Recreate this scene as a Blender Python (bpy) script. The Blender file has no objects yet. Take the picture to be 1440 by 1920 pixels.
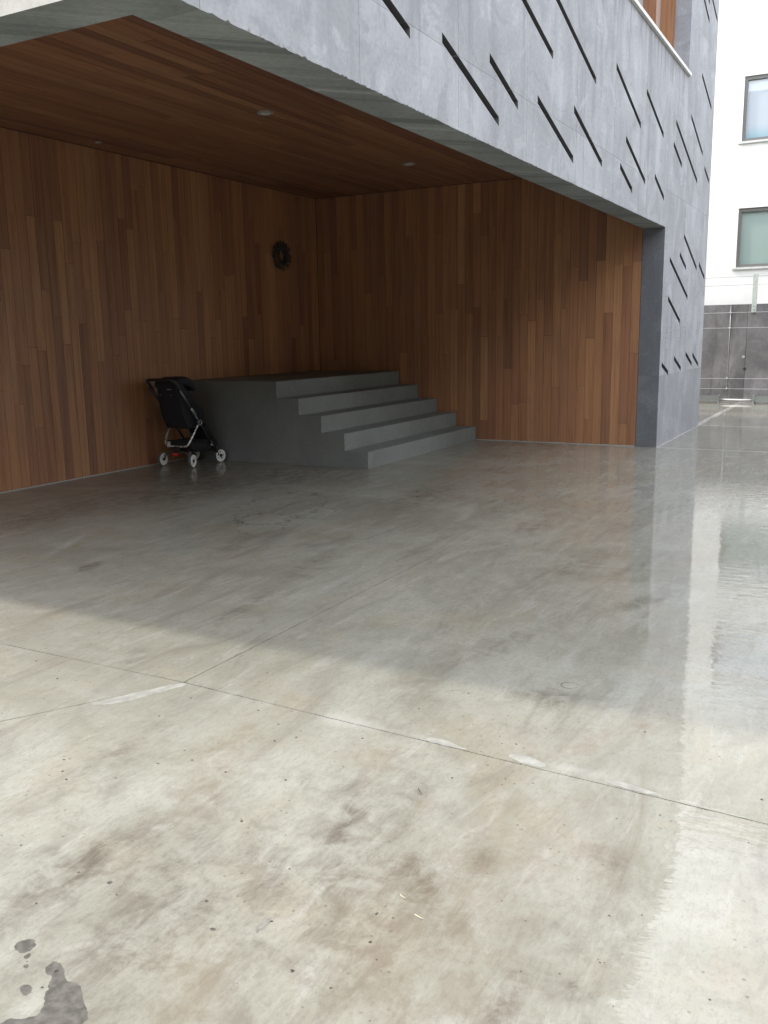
import bpy, bmesh, math, random
from mathutils import Vector, Matrix
from mathutils.geometry import delaunay_2d_cdt
random.seed(7)
R = math.radians
sc = bpy.context.scene
COL = sc.collection

# ------------------------------------------------------------------ camera
def cam_axes(yaw, pitch, roll):
    cy, sy, cp, sp = math.cos(yaw), math.sin(yaw), math.cos(pitch), math.sin(pitch)
    f = Vector((-sy*cp, cy*cp, sp)); r = Vector((cy, sy, 0)); u = r.cross(f)
    cr, sr = math.cos(roll), math.sin(roll)
    return cr*r + sr*u, -sr*r + cr*u, f
cr_, cu_, cf_ = cam_axes(-1.07221, -0.191313, -0.01646)
cd = bpy.data.cameras.new('camera'); cam = bpy.data.objects.new('camera', cd); COL.objects.link(cam)
cd.sensor_fit = 'VERTICAL'; cd.sensor_height = 24.0; cd.sensor_width = 18.0
cd.lens = 24.0*1694.62/1920.0
cd.clip_start = 0.05; cd.clip_end = 2000
cam.matrix_world = Matrix(((cr_.x, cu_.x, -cf_.x, -12.2318), (cr_.y, cu_.y, -cf_.y, -2.5241), (cr_.z, cu_.z, -cf_.z, 1.5), (0, 0, 0, 1)))
sc.camera = cam

# ------------------------------------------------------------------ sky, sun, exposure
SUN_TO = Vector((-0.66, 2.2, 2.81)).normalized()
EL = math.asin(SUN_TO.z); AZ = math.atan2(SUN_TO.x, SUN_TO.y)
world = bpy.data.worlds.new('World'); sc.world = world; world.use_nodes = True
wn = world.node_tree; wn.nodes.clear()
wo = wn.nodes.new('ShaderNodeOutputWorld'); bg = wn.nodes.new('ShaderNodeBackground')
sky = wn.nodes.new('ShaderNodeTexSky'); sky.sky_type = 'NISHITA'; sky.sun_disc = False
sky.sun_elevation = EL; sky.sun_rotation = AZ; sky.dust_density = 3.0; sky.air_density = 1.0; sky.ozone_density = 1.0
tc = wn.nodes.new('ShaderNodeTexCoord')
cn = wn.nodes.new('ShaderNodeTexNoise'); cn.inputs['Scale'].default_value = 2.2; cn.inputs['Detail'].default_value = 6; cn.inputs['Roughness'].default_value = 0.62
cmr = wn.nodes.new('ShaderNodeMapRange'); cmr.inputs[1].default_value = 0.36; cmr.inputs[2].default_value = 0.62; cmr.inputs[3].default_value = 0.62; cmr.inputs[4].default_value = 0.96
cmx = wn.nodes.new('ShaderNodeMixRGB'); cmx.inputs[2].default_value = (14.6, 15.0, 15.7, 1)      # thin bright cloud over the whole sky
wn.links.new(tc.outputs['Generated'], cn.inputs['Vector']); wn.links.new(cn.outputs['Fac'], cmr.inputs[0])
wn.links.new(cmr.outputs[0], cmx.inputs[0]); wn.links.new(sky.outputs[0], cmx.inputs[1])
wn.links.new(cmx.outputs[0], bg.inputs[0]); bg.inputs[1].default_value = 0.15
wn.links.new(bg.outputs[0], wo.inputs[0])
sl = bpy.data.lights.new('sun', 'SUN'); sun = bpy.data.objects.new('sun', sl); COL.objects.link(sun)
sl.energy = 2.0; sl.angle = R(2.4); sl.color = (1.0, 0.92, 0.79)
sun.rotation_euler = SUN_TO.to_track_quat('Z', 'Y').to_euler(); sun.location = (-10, 20, 25)
vs = sc.view_settings; vs.view_transform = 'Standard'; vs.look = 'None'; vs.gamma = 1; vs.use_curve_mapping = False
vs.exposure = 0.75
cy = sc.cycles; cy.max_bounces = 7; cy.diffuse_bounces = 5; cy.glossy_bounces = 3; cy.transmission_bounces = 2; cy.use_adaptive_sampling = True; cy.adaptive_threshold = 0.02; cy.caustics_reflective = False; cy.caustics_refractive = False; cy.sample_clamp_indirect = 6

# ------------------------------------------------------------------ node helper
class NT:
    def __init__(s, name, dims='3D'):
        s.dims = dims
        s.m = bpy.data.materials.new(name); s.m.use_nodes = True; s.t = s.m.node_tree; s.t.nodes.clear()
        s.out = s.t.nodes.new('ShaderNodeOutputMaterial'); s.b = s.t.nodes.new('ShaderNodeBsdfPrincipled')
        s.t.links.new(s.b.outputs[0], s.out.inputs[0]); s._p = None; s._o = None
    def put(s, sock, v):
        if v is None: return
        if hasattr(v, 'is_output'): s.t.links.new(v, sock)
        elif isinstance(v, (tuple, list)):
            d = sock.default_value
            sock.default_value = tuple(v) + ((1.0,) if len(d) == 4 and len(v) == 3 else ())
        else: sock.default_value = v
    def pos(s):
        if s._p is None: s._p = s.t.nodes.new('ShaderNodeNewGeometry').outputs['Position']
        return s._p
    def rnd(s):
        if s._o is None: s._o = s.t.nodes.new('ShaderNodeObjectInfo').outputs['Random']
        return s._o
    def map(s, v, loc=(0,0,0), rot=(0,0,0), scale=(1,1,1), typ='POINT'):
        n = s.t.nodes.new('ShaderNodeMapping'); n.vector_type = typ
        s.put(n.inputs[0], v); s.put(n.inputs['Location'], loc); s.put(n.inputs['Rotation'], rot); s.put(n.inputs['Scale'], scale); return n.outputs[0]
    def noise(s, v, scale, detail=4, rough=0.55, dist=0.0, col=False):
        n = s.t.nodes.new('ShaderNodeTexNoise'); n.noise_dimensions = s.dims; s.put(n.inputs['Vector'], v); n.inputs['Scale'].default_value = scale
        n.inputs['Detail'].default_value = detail; n.inputs['Roughness'].default_value = rough; n.inputs['Distortion'].default_value = dist
        return n.outputs['Color' if col else 'Fac']
    def vor(s, v, scale, feat='F1', rand=1.0):
        n = s.t.nodes.new('ShaderNodeTexVoronoi'); n.voronoi_dimensions = s.dims; n.feature = feat; s.put(n.inputs['Vector'], v); n.inputs['Scale'].default_value = scale
        n.inputs['Randomness'].default_value = rand
        return n.outputs['Distance']
    def mr(s, v, a, b, c=0.0, d=1.0, smooth=True):
        n = s.t.nodes.new('ShaderNodeMapRange'); n.interpolation_type = 'SMOOTHSTEP' if smooth else 'LINEAR'
        s.put(n.inputs[0], v)
        for i, q in enumerate((a, b, c, d)): s.put(n.inputs[1+i], q)
        return n.outputs[0]
    def math(s, op, a, b=None, c=None, clamp=False):
        n = s.t.nodes.new('ShaderNodeMath'); n.operation = op; n.use_clamp = clamp; s.put(n.inputs[0], a); s.put(n.inputs[1], b); s.put(n.inputs[2], c); return n.outputs[0]
    def vm(s, op, a, b=None):
        n = s.t.nodes.new('ShaderNodeVectorMath'); n.operation = op; s.put(n.inputs[0], a); s.put(n.inputs[1], b)
        return n.outputs['Value' if op in ('LENGTH', 'DISTANCE', 'DOT_PRODUCT') else 'Vector']
    def mix(s, f, a, b, mode='MIX'):
        n = s.t.nodes.new('ShaderNodeMixRGB'); n.blend_type = mode; s.put(n.inputs[0], f); s.put(n.inputs[1], a); s.put(n.inputs[2], b); return n.outputs[0]
    def sep(s, v):
        n = s.t.nodes.new('ShaderNodeSeparateXYZ'); s.put(n.inputs[0], v); return n.outputs
    def comb(s, x, y, z):
        n = s.t.nodes.new('ShaderNodeCombineXYZ'); s.put(n.inputs[0], x); s.put(n.inputs[1], y); s.put(n.inputs[2], z); return n.outputs[0]
    def ramp(s, f, stops):
        n = s.t.nodes.new('ShaderNodeValToRGB'); s.put(n.inputs[0], f); e = n.color_ramp.elements
        while len(e) < len(stops): e.new(0.5)
        for k, (p, c) in enumerate(stops): e[k].position = p; e[k].color = tuple(c) + (1,)
        return n.outputs[0]
    def bump(s, h, strength, dist, normal=None):
        n = s.t.nodes.new('ShaderNodeBump'); s.put(n.inputs['Height'], h); s.put(n.inputs['Strength'], strength); n.inputs['Distance'].default_value = dist
        s.put(n.inputs['Normal'], normal); return n.outputs[0]
    def set(s, **k):
        for a, v in k.items(): s.put(s.b.inputs[a.replace('_', ' ')], v)
        return s.m

def simple(name, col, rough=0.5, metal=0.0, var=0.12, nscale=30.0, **k):
    n = NT(name); f = n.noise(n.pos(), nscale, 4)
    c = n.mix(n.mr(f, 0.3, 0.7), tuple(q*(1-var) for q in col), tuple(min(1, q*(1+var)) for q in col))
    return n.set(Base_Color=c, Roughness=n.mr(f, 0.3, 0.7, max(0.02, rough-0.06), rough+0.06), Metallic=metal, **k)

# ------------------------------------------------------------------ materials
def concrete(name, light, dark, panel_var=0.1, pits=True, streak=0.5, rough=0.75, edge_z=None, sill=False, blotch=0.4):
    n = NT(name); p = n.pos(); xs = n.sep(p)
    hx = n.math('ADD', xs[0], xs[1])                               # runs along either wall direction
    flat = n.comb(hx, 0.0, xs[2])
    off = n.math('MULTIPLY', n.rnd(), 23.0)
    wp = n.vm('ADD', p, n.comb(off, off, 0.0))
    big = n.noise(wp, 0.9, 5, 0.6, 0.6)
    col = n.mix(n.mr(big, 0.34, 0.66), dark, light)
    col = n.mix(n.mr(n.rnd(), 0, 1, 0.0, panel_var*2, False), col, tuple(q*0.78 for q in dark))
    st = n.noise(n.map(flat, scale=(5.0, 1, 0.35)), 1.0, 5, 0.6)   # vertical run marks
    col = n.mix(n.math('MULTIPLY', n.mr(st, 0.52, 0.74), streak), col, tuple(q*0.62 for q in dark))
    st2 = n.noise(n.map(flat, loc=(7, 0, 3), scale=(2.6, 1, 0.5)), 1.0, 6, 0.65, 0.4)
    col = n.mix(n.math('MULTIPLY', n.mr(st2, 0.54, 0.72), streak*0.75), col, tuple(min(1, q*1.28) for q in light))
    bl = n.noise(n.map(flat, loc=(31, 0, 17), scale=(1, 1, 0.8)), 2.3, 6, 0.72, 1.2)
    col = n.mix(n.mr(bl, 0.50, 0.62, 0.0, blotch), col, tuple(q*0.76 for q in dark))
    col = n.mix(n.mr(bl, 0.36, 0.46, blotch, 0.0), col, tuple(min(1, q*1.16) for q in light))
    wip = n.noise(n.map(flat, loc=(2, 0, 9), rot=(0, 0.5, 0), scale=(0.8, 1, 5.0)), 1.0, 6, 0.7, 0.8)   # trowel and form-oil wipes
    col = n.mix(n.math('MULTIPLY', n.mr(wip, 0.58, 0.72), 0.28), col, tuple(q*0.72 for q in dark))
    fine = n.noise(p, 34, 6, 0.7)
    col = n.mix(n.mr(fine, 0.35, 0.7, 0.0, 0.22), col, tuple(q*0.6 for q in dark))
    if pits:
        v = n.vor(p, 7.0); vs_ = n.noise(p, 3.1, 2)
        pit = n.math('MULTIPLY', n.mr(v, 0.03, 0.06, 1.0, 0.0), n.mr(vs_, 0.56, 0.64))
        v2 = n.vor(p, 21.0); pit2 = n.math('MULTIPLY', n.mr(v2, 0.05, 0.11, 1.0, 0.0), n.mr(n.noise(p, 1.3, 2), 0.62, 0.72))
        pit = n.math('MAXIMUM', pit, pit2)
        col = n.mix(n.math('MULTIPLY', pit, 0.55), col, (0.05, 0.05, 0.052))
    if edge_z is not None:
        near = n.mr(xs[2], edge_z, edge_z+0.03, 1.0, 0.0)
        hc = n.math('MULTIPLY', near, n.mr(n.noise(n.map(p, scale=(1, 1, 0.8)), 38, 5, 0.7), 0.52, 0.6))
        hc = n.math('MULTIPLY', hc, n.mr(n.noise(p, 1.7, 3), 0.48, 0.62))
        col = n.mix(n.math('MULTIPLY', hc, 0.7), col, (0.07, 0.072, 0.068))
    if sill:
        lowz = n.math('MULTIPLY', n.mr(xs[2], 0.93, 0.945, 1.0, 0.0), n.mr(n.noise(n.map(flat, loc=(5, 0, 2)), 1.6, 4, 0.6), 0.3, 0.65, 0.25, 0.75))
        col = n.mix(lowz, col, (0.20, 0.208, 0.225))
        d = n.math('MULTIPLY', n.mr(xs[2], 4.35, 4.86, 0.0, 1.0), n.mr(n.noise(n.map(flat, scale=(9, 1, 0.5)), 1.0, 4), 0.42, 0.62))
        d = n.math('MULTIPLY', d, n.mr(xs[0], 1.0, 1.25, 1.0, 0.0)); d = n.math('MULTIPLY', d, n.mr(xs[2], 4.9, 4.95, 1.0, 0.0))
        col = n.mix(n.math('MULTIPLY', d, 0.55), col, (0.11, 0.11, 0.115))
    return n.set(Base_Color=col, Roughness=n.mr(fine, 0.3, 0.7, rough-0.12, rough+0.1), Specular_IOR_Level=0.35, Normal=n.bump(n.noise(p, 34, 3, 0.7), 0.35, 0.003))

M = {}
M['facade'] = concrete('facade_concrete', (0.385, 0.398, 0.435), (0.305, 0.316, 0.345), 0.18, True, 0.66, edge_z=2.811, sill=True, blotch=0.5)
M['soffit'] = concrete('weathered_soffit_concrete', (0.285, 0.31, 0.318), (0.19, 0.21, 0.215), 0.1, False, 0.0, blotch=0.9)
M['reveal'] = concrete('shaded_reveal_concrete', (0.165, 0.175, 0.195), (0.12, 0.128, 0.143), 0.1, True, 0.3)  # pillar's inner side: its shade put into a darker concrete colour
M['end_wall'] = concrete('end_wall_concrete', (0.52, 0.505, 0.465), (0.44, 0.43, 0.40), 0.06)
M['stair'] = concrete('stair_concrete', (0.186, 0.199, 0.192), (0.15, 0.161, 0.155), 0.03, False, 0.12, 0.6, blotch=0.2)
M['retaining'] = concrete('retaining_concrete', (0.25, 0.238, 0.243), (0.125, 0.118, 0.122), 0.14, True, 0.8, blotch=0.3)
M['slot'] = simple('slot_shade_paint', (0.10, 0.10, 0.105), 0.6)  # dark colour paints the shade inside the slots
M['core'] = simple('dark_core', (0.035, 0.033, 0.03), 0.85)
M['white_render'] = simple('white_render', (0.84, 0.84, 0.82), 0.8, var=0.03, nscale=3)
M['window_grey'] = simple('grey_window_frame', (0.16, 0.155, 0.15), 0.45)
M['sill'] = simple('pale_metal_sill', (0.62, 0.63, 0.62), 0.4)
M['galv'] = simple('galvanised_steel', (0.30, 0.32, 0.31), 0.42, 0.6)
M['pale_post'] = simple('pale_green_paint', (0.46, 0.50, 0.46), 0.5)
M['cable'] = simple('steel_cable', (0.62, 0.63, 0.65), 0.35, 0.5)
M['trim'] = simple('pale_base_trim', (0.36, 0.36, 0.35), 0.5)
M['lamp_trim'] = simple('satin_lamp_ring', (0.34, 0.34, 0.33), 0.4, 0.3)
M['lamp_lens'] = simple('frosted_lens', (0.55, 0.55, 0.53), 0.2)
M['black_fabric'] = simple('black_fabric', (0.012, 0.012, 0.016), 0.9, var=0.4, nscale=90)
M['black_plastic'] = simple('black_plastic', (0.012, 0.013, 0.016), 0.45)
M['grey_tube'] = simple('grey_anodised_tube', (0.16, 0.165, 0.17), 0.35, 0.8)
M['silver_tube'] = simple('silver_tube', (0.72, 0.73, 0.74), 0.3, 0.7)
M['white_wheel'] = simple('white_wheel_plastic', (0.90, 0.90, 0.90), 0.4, var=0.04)
M['tyre'] = simple('tyre_rubber', (0.10, 0.10, 0.105), 0.7)
M['red'] = simple('red_plastic', (0.5, 0.03, 0.03), 0.4)
M['brass'] = simple('brass_stud', (0.6, 0.55, 0.4), 0.3, 0.8)
M['evergreen'] = simple('dark_evergreen', (0.045, 0.054, 0.050), 0.8, var=0.5, nscale=60)
M['grit'] = simple('dark_grit', (0.06, 0.05, 0.04), 0.9, var=0.5)
M['shaving'] = simple('wood_shaving', (0.75, 0.62, 0.42), 0.7)
M['twig'] = simple('twig_bark', (0.10, 0.06, 0.035), 0.9)

def wood(name, axis):
    n = NT(name); p = n.pos(); off = n.math('MULTIPLY', n.rnd(), 57.0)
    q = n.vm('ADD', p, n.comb(off, n.math('MULTIPLY', off, 0.37), n.math('MULTIPLY', off, 0.71)))
    sc_ = (26, 26, 0.9) if axis == 'z' else (0.9, 26, 26)
    g = n.noise(n.map(q, scale=sc_), 1.0, 5, 0.6, 0.35)
    tone = 1.0 if axis == 'z' else 0.80                              # ceiling boards darkened in colour for the shade overhead
    g2 = n.noise(n.map(q, scale=tuple(k*4.2 if k > 2 else k*2 for k in sc_)), 1.0, 3, 0.6)
    base = n.ramp(n.rnd(), [(0.0, (0.225, 0.097, 0.056)), (0.15, (0.28, 0.125, 0.066)), (0.45, (0.33, 0.152, 0.076)), (0.85, (0.37, 0.177, 0.086)), (1.0, (0.425, 0.215, 0.104))])
    c = n.mix(n.mr(g, 0.42, 0.72, 0.0, 0.5), base, n.mix(1.0, base, (0.50, 0.42, 0.38), 'MULTIPLY'))
    c = n.mix(n.mr(g2, 0.52, 0.72, 0.0, 0.35), c, (0.10, 0.05, 0.035))
    c = n.mix(n.mr(n.noise(q, 1.7, 4), 0.45, 0.7, 0.0, 0.28), c, (0.19, 0.105, 0.07))
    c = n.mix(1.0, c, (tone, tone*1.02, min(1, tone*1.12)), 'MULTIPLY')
    return n.set(Base_Color=c, Roughness=n.mr(g, 0.3, 0.7, 0.45, 0.62), Specular_IOR_Level=0.5, Normal=n.bump(g2, 0.25, 0.0015))
M['wood_z'] = wood('reddish_timber_upright', 'z')
M['wood_x'] = wood('reddish_timber_along', 'x')

def glass_opaque(name, c1, c2, z0, z1, rough=0.03):
    n = NT(name); zs = n.sep(n.pos())
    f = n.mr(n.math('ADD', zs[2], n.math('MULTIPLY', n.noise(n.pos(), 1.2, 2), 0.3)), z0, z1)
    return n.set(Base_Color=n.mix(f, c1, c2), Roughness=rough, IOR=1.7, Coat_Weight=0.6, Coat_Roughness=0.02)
M['glass_green'] = glass_opaque('greenish_window_glass', (0.30, 0.39, 0.36), (0.34, 0.42, 0.40), 2.8, 4.2)
M['glass_blue'] = glass_opaque('bluish_window_glass', (0.27, 0.44, 0.52), (0.50, 0.56, 0.62), 5.55, 6.0)  # paler upper part paints reflected sky into the pane
M['glass_dark'] = glass_opaque('reflecting_window_glass', (0.42, 0.44, 0.46), (0.55, 0.57, 0.60), 4.5, 7.0)  # pale base colour stands in for reflected sky

# ------------------------------------------------------------------ floor material
DK, WT, PL, RU = 'dark', 'damp', 'pale', 'rust'
# soft stains, and recess shade painted as broad dark ones: x, y, half length, half width, turn, strength, kind (carried by the slab meshes as an attribute)
STAINS_AND_SHADE = [(-9.818, -0.887, 0.075, 0.020, 38, 0.8, DK), (-10.53, -0.60, 0.19, 0.05, 22, 0.6, DK), (-10.66, -0.55, 0.2, 0.07, 25, 0.5, WT), (-10.35, -0.62, 0.14, 0.07, 20, 0.4, WT),
          (-10.0, -1.16, 0.32, 0.08, 24, 0.55, WT), (-10.30, -1.05, 0.3, 0.07, 26, 0.5, WT), (-10.192, -1.521, 0.15, 0.06, 30, 0.8, WT), (-9.983, -1.598, 0.10, 0.05, 20, 0.65, WT), (-10.15, -1.44, 0.10, 0.05, 10, 0.5, WT),
          (-10.389, -2.011, 0.05, 0.03, 35, 0.8, WT), (-10.506, -1.877, 0.13, 0.04, 0, 0.6, DK), (-10.33, -1.66, 0.12, 0.04, -20, 0.45, WT), (-9.86, -1.94, 0.10, 0.08, 10, 0.45, WT), (-9.808, -1.329, 0.04, 0.02, 20, 0.5, RU),
          (-9.65, -1.25, 0.25, 0.08, 10, 0.35, WT), (-9.55, -1.0, 0.22, 0.06, 30, 0.3, RU), (-10.8, -1.2, 0.2, 0.1, 30, 0.3, RU), (-10.1, -0.3, 0.4, 0.06, 15, 0.3, WT),
          (-8.789, -1.46, 0.10, 0.09, -60, 0.55, WT), (-8.74, -1.40, 0.16, 0.05, -65, 0.5, WT), (-7.949, 2.099, 0.12, 0.06, 10, 0.8, DK), (-7.55, 2.65, 0.22, 0.05, 25, 0.6, RU), (-7.5, 2.78, 0.4, 0.04, 25, 0.55, PL),
          (-8.25, 0.55, 0.35, 0.06, 8, 0.55, WT), (-7.3, 0.75, 0.5, 0.10, 6, 0.5, WT), (-6.9, 1.6, 0.5, 0.12, 10, 0.4, DK), (-7.6, 0.35, 0.3, 0.03, 6, 0.5, PL), (-5.4, -0.2, 0.5, 0.12, 12, 0.45, WT), (-6.6, -0.85, 0.5, 0.14, -10, 0.4, WT),
          (-4.6, 1.2, 0.8, 0.25, 8, 0.45, WT), (-3.6, 2.6, 0.9, 0.25, 8, 0.4, WT), (-5.05, 0.55, 0.35, 0.06, 15, 0.6, PL), (-8.2, -1.0, 0.4, 0.1, -20, 0.4, WT), (-7.2, -1.45, 0.3, 0.06, -25, 0.5, DK), (-6.5, -1.2, 0.25, 0.05, -20, 0.5, WT),
          (-6.2, -1.5, 0.4, 0.1, -20, 0.4, RU), (-4.5, -0.4, 0.8, 0.3, 5, 0.25, RU), (-1.4, 0.55, 0.10, 0.05, 10, 0.7, DK), (-9.9, -0.12, 0.5, 0.08, 12, 0.4, WT), (-9.2, 0.5, 0.2, 0.06, 30, 0.35, WT),
          (-5.2, 3.6, 1.2, 0.5, 5, 0.5, DK), (-7.0, 3.9, 1.2, 0.4, 5, 0.4, DK), (-4.0, 3.2, 1.0, 0.6, 0, 0.5, DK), (-4.2, 4.4, 1.0, 0.6, 0, 0.5, DK), (-10.95, -0.3, 0.3, 0.08, 20, 0.35, WT), (-10.45, -0.85, 0.75, 0.16, 27, 0.42, WT), (-10.1, -1.3, 0.6, 0.22, 30, 0.36, WT), (-10.5, -1.5, 0.5, 0.3, 30, 0.3, WT), (-10.3, -1.9, 0.4, 0.25, 10, 0.28, WT), (-9.8, -1.7, 0.35, 0.2, 0, 0.25, RU), (-10.75, -0.9, 0.5, 0.25, 30, 0.25, WT), (-9.75, -0.5, 0.6, 0.12, 20, 0.25, RU), (-9.0, -0.9, 0.5, 0.15, 10, 0.28, WT), (-10.65, -1.2, 0.5, 0.35, 20, 0.3, WT), (-10.4, -1.6, 0.4, 0.3, 20, 0.25, RU), (-10.9, -0.6, 0.5, 0.25, 20, 0.3, WT), (-9.0, -1.75, 0.3, 0.08, -30, 0.35, RU)]  # broad dark ones deepest in the recess paint its shade
def stain_shade_at(x, y):
    r = [0.0, 0.0, 0.0]
    for (cx, cy_, a, b, t, st_, k) in STAINS_AND_SHADE:
        dx, dy = x-cx, y-cy_; m = max(a, b)*1.7
        if abs(dx) > m or abs(dy) > m: continue
        c, s_ = math.cos(R(t)), math.sin(R(t)); u, v = (dx*c+dy*s_)/a, (-dx*s_+dy*c)/b; d = math.sqrt(u*u+v*v)
        if d < 1.6:
            f = 1-d/1.6; f = f*f*(3-2*f)*st_*1.3; i_ = {'dark': 0, 'damp': 0, 'pale': 1, 'rust': 2}[k]; f *= 1.25 if k == 'dark' else 1.0
            r[i_] = 1-(1-r[i_])*(1-min(f, 0.97))
    return r
def floor_mat():
    n = NT('wet_polished_concrete', '2D'); p = n.pos(); xs = n.sep(p)
    wob = n.vm('SUBTRACT', n.noise(p, 6.0, 4, 0.7, 0, True), (0.5, 0.5, 0.5))
    at = n.t.nodes.new('ShaderNodeAttribute'); at.attribute_name = 'stain'; ac = n.sep(at.outputs['Vector'])
    big = n.noise(p, 0.8, 4, 0.62, 0.8)
    col = n.mix(n.mr(big, 0.33, 0.68), (0.188, 0.184, 0.150), (0.244, 0.243, 0.208))
    warm = n.noise(n.map(p, loc=(4, 9, 0)), 1.5, 4, 0.6, 0.5)
    col = n.mix(n.mr(warm, 0.48, 0.70, 0.0, 0.5), col, (0.225, 0.198, 0.150))
    smear = n.noise(n.map(p, rot=(0, 0, R(-14)), scale=(0.55, 2.6, 1)), 1.6, 6, 0.70, 0.7)       # traffic smears run along the frontage
    col = n.mix(n.mr(smear, 0.50, 0.74, 0.0, 0.48), col, (0.118, 0.104, 0.086))
    smear2 = n.noise(n.map(p, loc=(11, 5, 0), rot=(0, 0, R(9)), scale=(0.8, 3.4, 1)), 3.0, 5, 0.7, 0.5)
    col = n.mix(n.mr(smear2, 0.54, 0.76, 0.0, 0.5), col, (0.30, 0.296, 0.272))
    mid = n.noise(p, 7.5, 6, 0.74, 0.3)
    col = n.mix(n.mr(mid, 0.44, 0.74, 0.0, 0.30), col, (0.13, 0.116, 0.094))
    fine = n.noise(n.map(p, rot=(0, 0, R(20)), scale=(0.6, 1.3, 1)), 48, 5, 0.85)
    col = n.mix(n.mr(fine, 0.47, 0.70, 0.0, 0.38), col, (0.115, 0.105, 0.09))
    scuff = n.noise(n.map(p, rot=(0, 0, R(-22)), scale=(0.5, 2.0, 1)), 9.0, 5, 0.78, 0.6)
    col = n.mix(n.mr(scuff, 0.55, 0.72, 0.0, 0.16), col, (0.34, 0.335, 0.31))
    col = n.mix(n.mr(scuff, 0.30, 0.44, 0.20, 0.0), col, (0.125, 0.113, 0.095))
    czm = n.math('MULTIPLY', n.mr(n.vor(n.vm('ADD', p, n.vm('MULTIPLY', wob, (0.05, 0.05, 0))), 19.0, 'DISTANCE_TO_EDGE'), 0.0, 0.03, 1.0, 0.0), n.mr(smear2, 0.52, 0.66))
    col = n.mix(n.math('MULTIPLY', czm, 0.20), col, (0.10, 0.085, 0.07))
    spk = n.math('MULTIPLY', n.mr(n.vor(p, 9.0), 0.025, 0.055, 1.0, 0.0), n.mr(warm, 0.5, 0.6))
    col = n.mix(n.math('MULTIPLY', spk, 0.6), col, (0.07, 0.058, 0.045))
    # efflorescence and fillings beside the joints
    jx = n.math('ABSOLUTE', n.math('SUBTRACT', xs[0], -9.34)); jy = n.math('ABSOLUTE', n.math('SUBTRACT', xs[1], 0.1))
    jm = n.math('MULTIPLY', n.mr(n.math('ADD', jx, n.math('MULTIPLY', n.mr(warm, 0.35, 0.65), 0.09)), 0.03, 0.09, 1.0, 0.0), n.mr(big, 0.42, 0.6))
    col = n.mix(n.math('MULTIPLY', jm, 0.4), col, (0.33, 0.33, 0.305))
    east = n.mr(xs[0], -0.05, 0.05)                                                                # pale sealed joints by the far corner
    je = n.math('MINIMUM', n.math('ABSOLUTE', xs[0]), n.math('ABSOLUTE', n.math('SUBTRACT', xs[0], 3.2)))
    je = n.math('MULTIPLY', n.mr(je, 0.012, 0.035, 1.0, 0.0), n.mr(xs[1], -0.02, 0.0, 1.0, 0.0))
    jf = n.math('MULTIPLY', n.mr(n.math('ABSOLUTE', n.math('SUBTRACT', xs[1], 0.03)), 0.03, 0.075, 1.0, 0.0), east)
    col = n.mix(n.math('MULTIPLY', n.math('MAXIMUM', je, jf), 0.7), col, (0.48, 0.48, 0.465))
    brk = n.math('MULTIPLY', n.mr(mid, 0.32, 0.66, 0.3, 1.2), n.mr(scuff, 0.36, 0.60, 1.0, 0.6))                                                        # stains and painted shade break up with the surface
    col = n.mix(n.math('MULTIPLY', ac[0], brk, None, True), col, (0.092, 0.080, 0.063))
    col = n.mix(n.math('MULTIPLY', ac[1], brk, None, True), col, (0.37, 0.365, 0.345))
    col = n.mix(n.math('MULTIPLY', ac[2], brk, None, True), col, (0.175, 0.132, 0.088))
    # worn patches with a cracked rim, and the ring mark
    wp = n.vm('ADD', p, n.vm('MULTIPLY', wob, (0.34, 0.34, 0)))
    for (x, y, a, b, t, ins) in ((-6.251, 1.88, 0.42, 0.21, 30, 0.22), (-5.70, 1.72, 0.26, 0.16, 20, 0.2), (-5.6, 2.15, 0.8, 0.36, 20, 0.0), (-8.592, -1.447, 0.036, 0.036, 0, 0.1)):
        small = a < 0.06
        v = n.vm('LENGTH', n.vm('MULTIPLY', n.map(p if small else wp, loc=(x, y, 0), rot=(0, 0, R(t)), scale=(a, b, 1), typ='TEXTURE'), (1, 1, 0)))
        wd = 0.12 if small else 0.045
        rim = n.math('MULTIPLY', n.mr(n.math('ABSOLUTE', n.math('SUBTRACT', v, 1.0)), wd*0.4, wd, 1.0, 0.0), n.mr(mid, 0.36, 0.6, 0.05, 0.6))
        col = n.mix(n.mr(v, 0.85, 1.0, ins, 0.0), col, (0.28, 0.285, 0.27)); col = n.mix(rim, col, (0.045, 0.035, 0.028))
    # wetness: a film that thickens towards the open right-hand side
    wv = n.math('ADD', n.math('MULTIPLY', xs[0], 0.42), n.math('MULTIPLY', xs[1], -1.0))
    wv = n.math('ADD', wv, n.math('MULTIPLY', warm, 1.1))
    wet = n.mr(wv, -2.55, -1.75)
    pol = n.mr(n.math('ADD', xs[0], n.math('MULTIPLY', big, 0.9)), -9.55, -8.5)                     # trowelled sheen under and before the building
    pol = n.math('MAXIMUM', pol, wet)
    pol = n.math('SUBTRACT', pol, n.mr(xs[1], 0.2, 3.2, 0.0, 0.4), None, True)
    patch = n.mr(smear2, 0.36, 0.6, 1.0, 0.86)
    cw = n.math('MULTIPLY', n.mr(pol, 0.0, 1.0, 0.06, 1.0, False), patch)
    crough = n.math('ADD', n.mr(wet, 0.0, 1.0, 0.085, 0.006, False), n.mr(mid, 0.45, 0.7, 0.0, 0.012))
    rip = n.noise(n.map(p, rot=(0, 0, R(-28.6)), scale=(3.0, 1.0, 1)), 5.0, 3, 0.6)
    return n.set(Base_Color=col, Roughness=0.72, Specular_IOR_Level=0.22, Coat_Weight=cw, Coat_IOR=n.mr(xs[0], -9.6, -7.6, 1.42, 2.0), Coat_Roughness=crough,
                 Coat_Normal=n.bump(rip, n.mr(xs[1], -1.2, 0.3, 0.11, 0.03), 0.010), Normal=n.bump(n.noise(p, 45, 2, 0.7), 0.4, 0.004))
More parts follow.
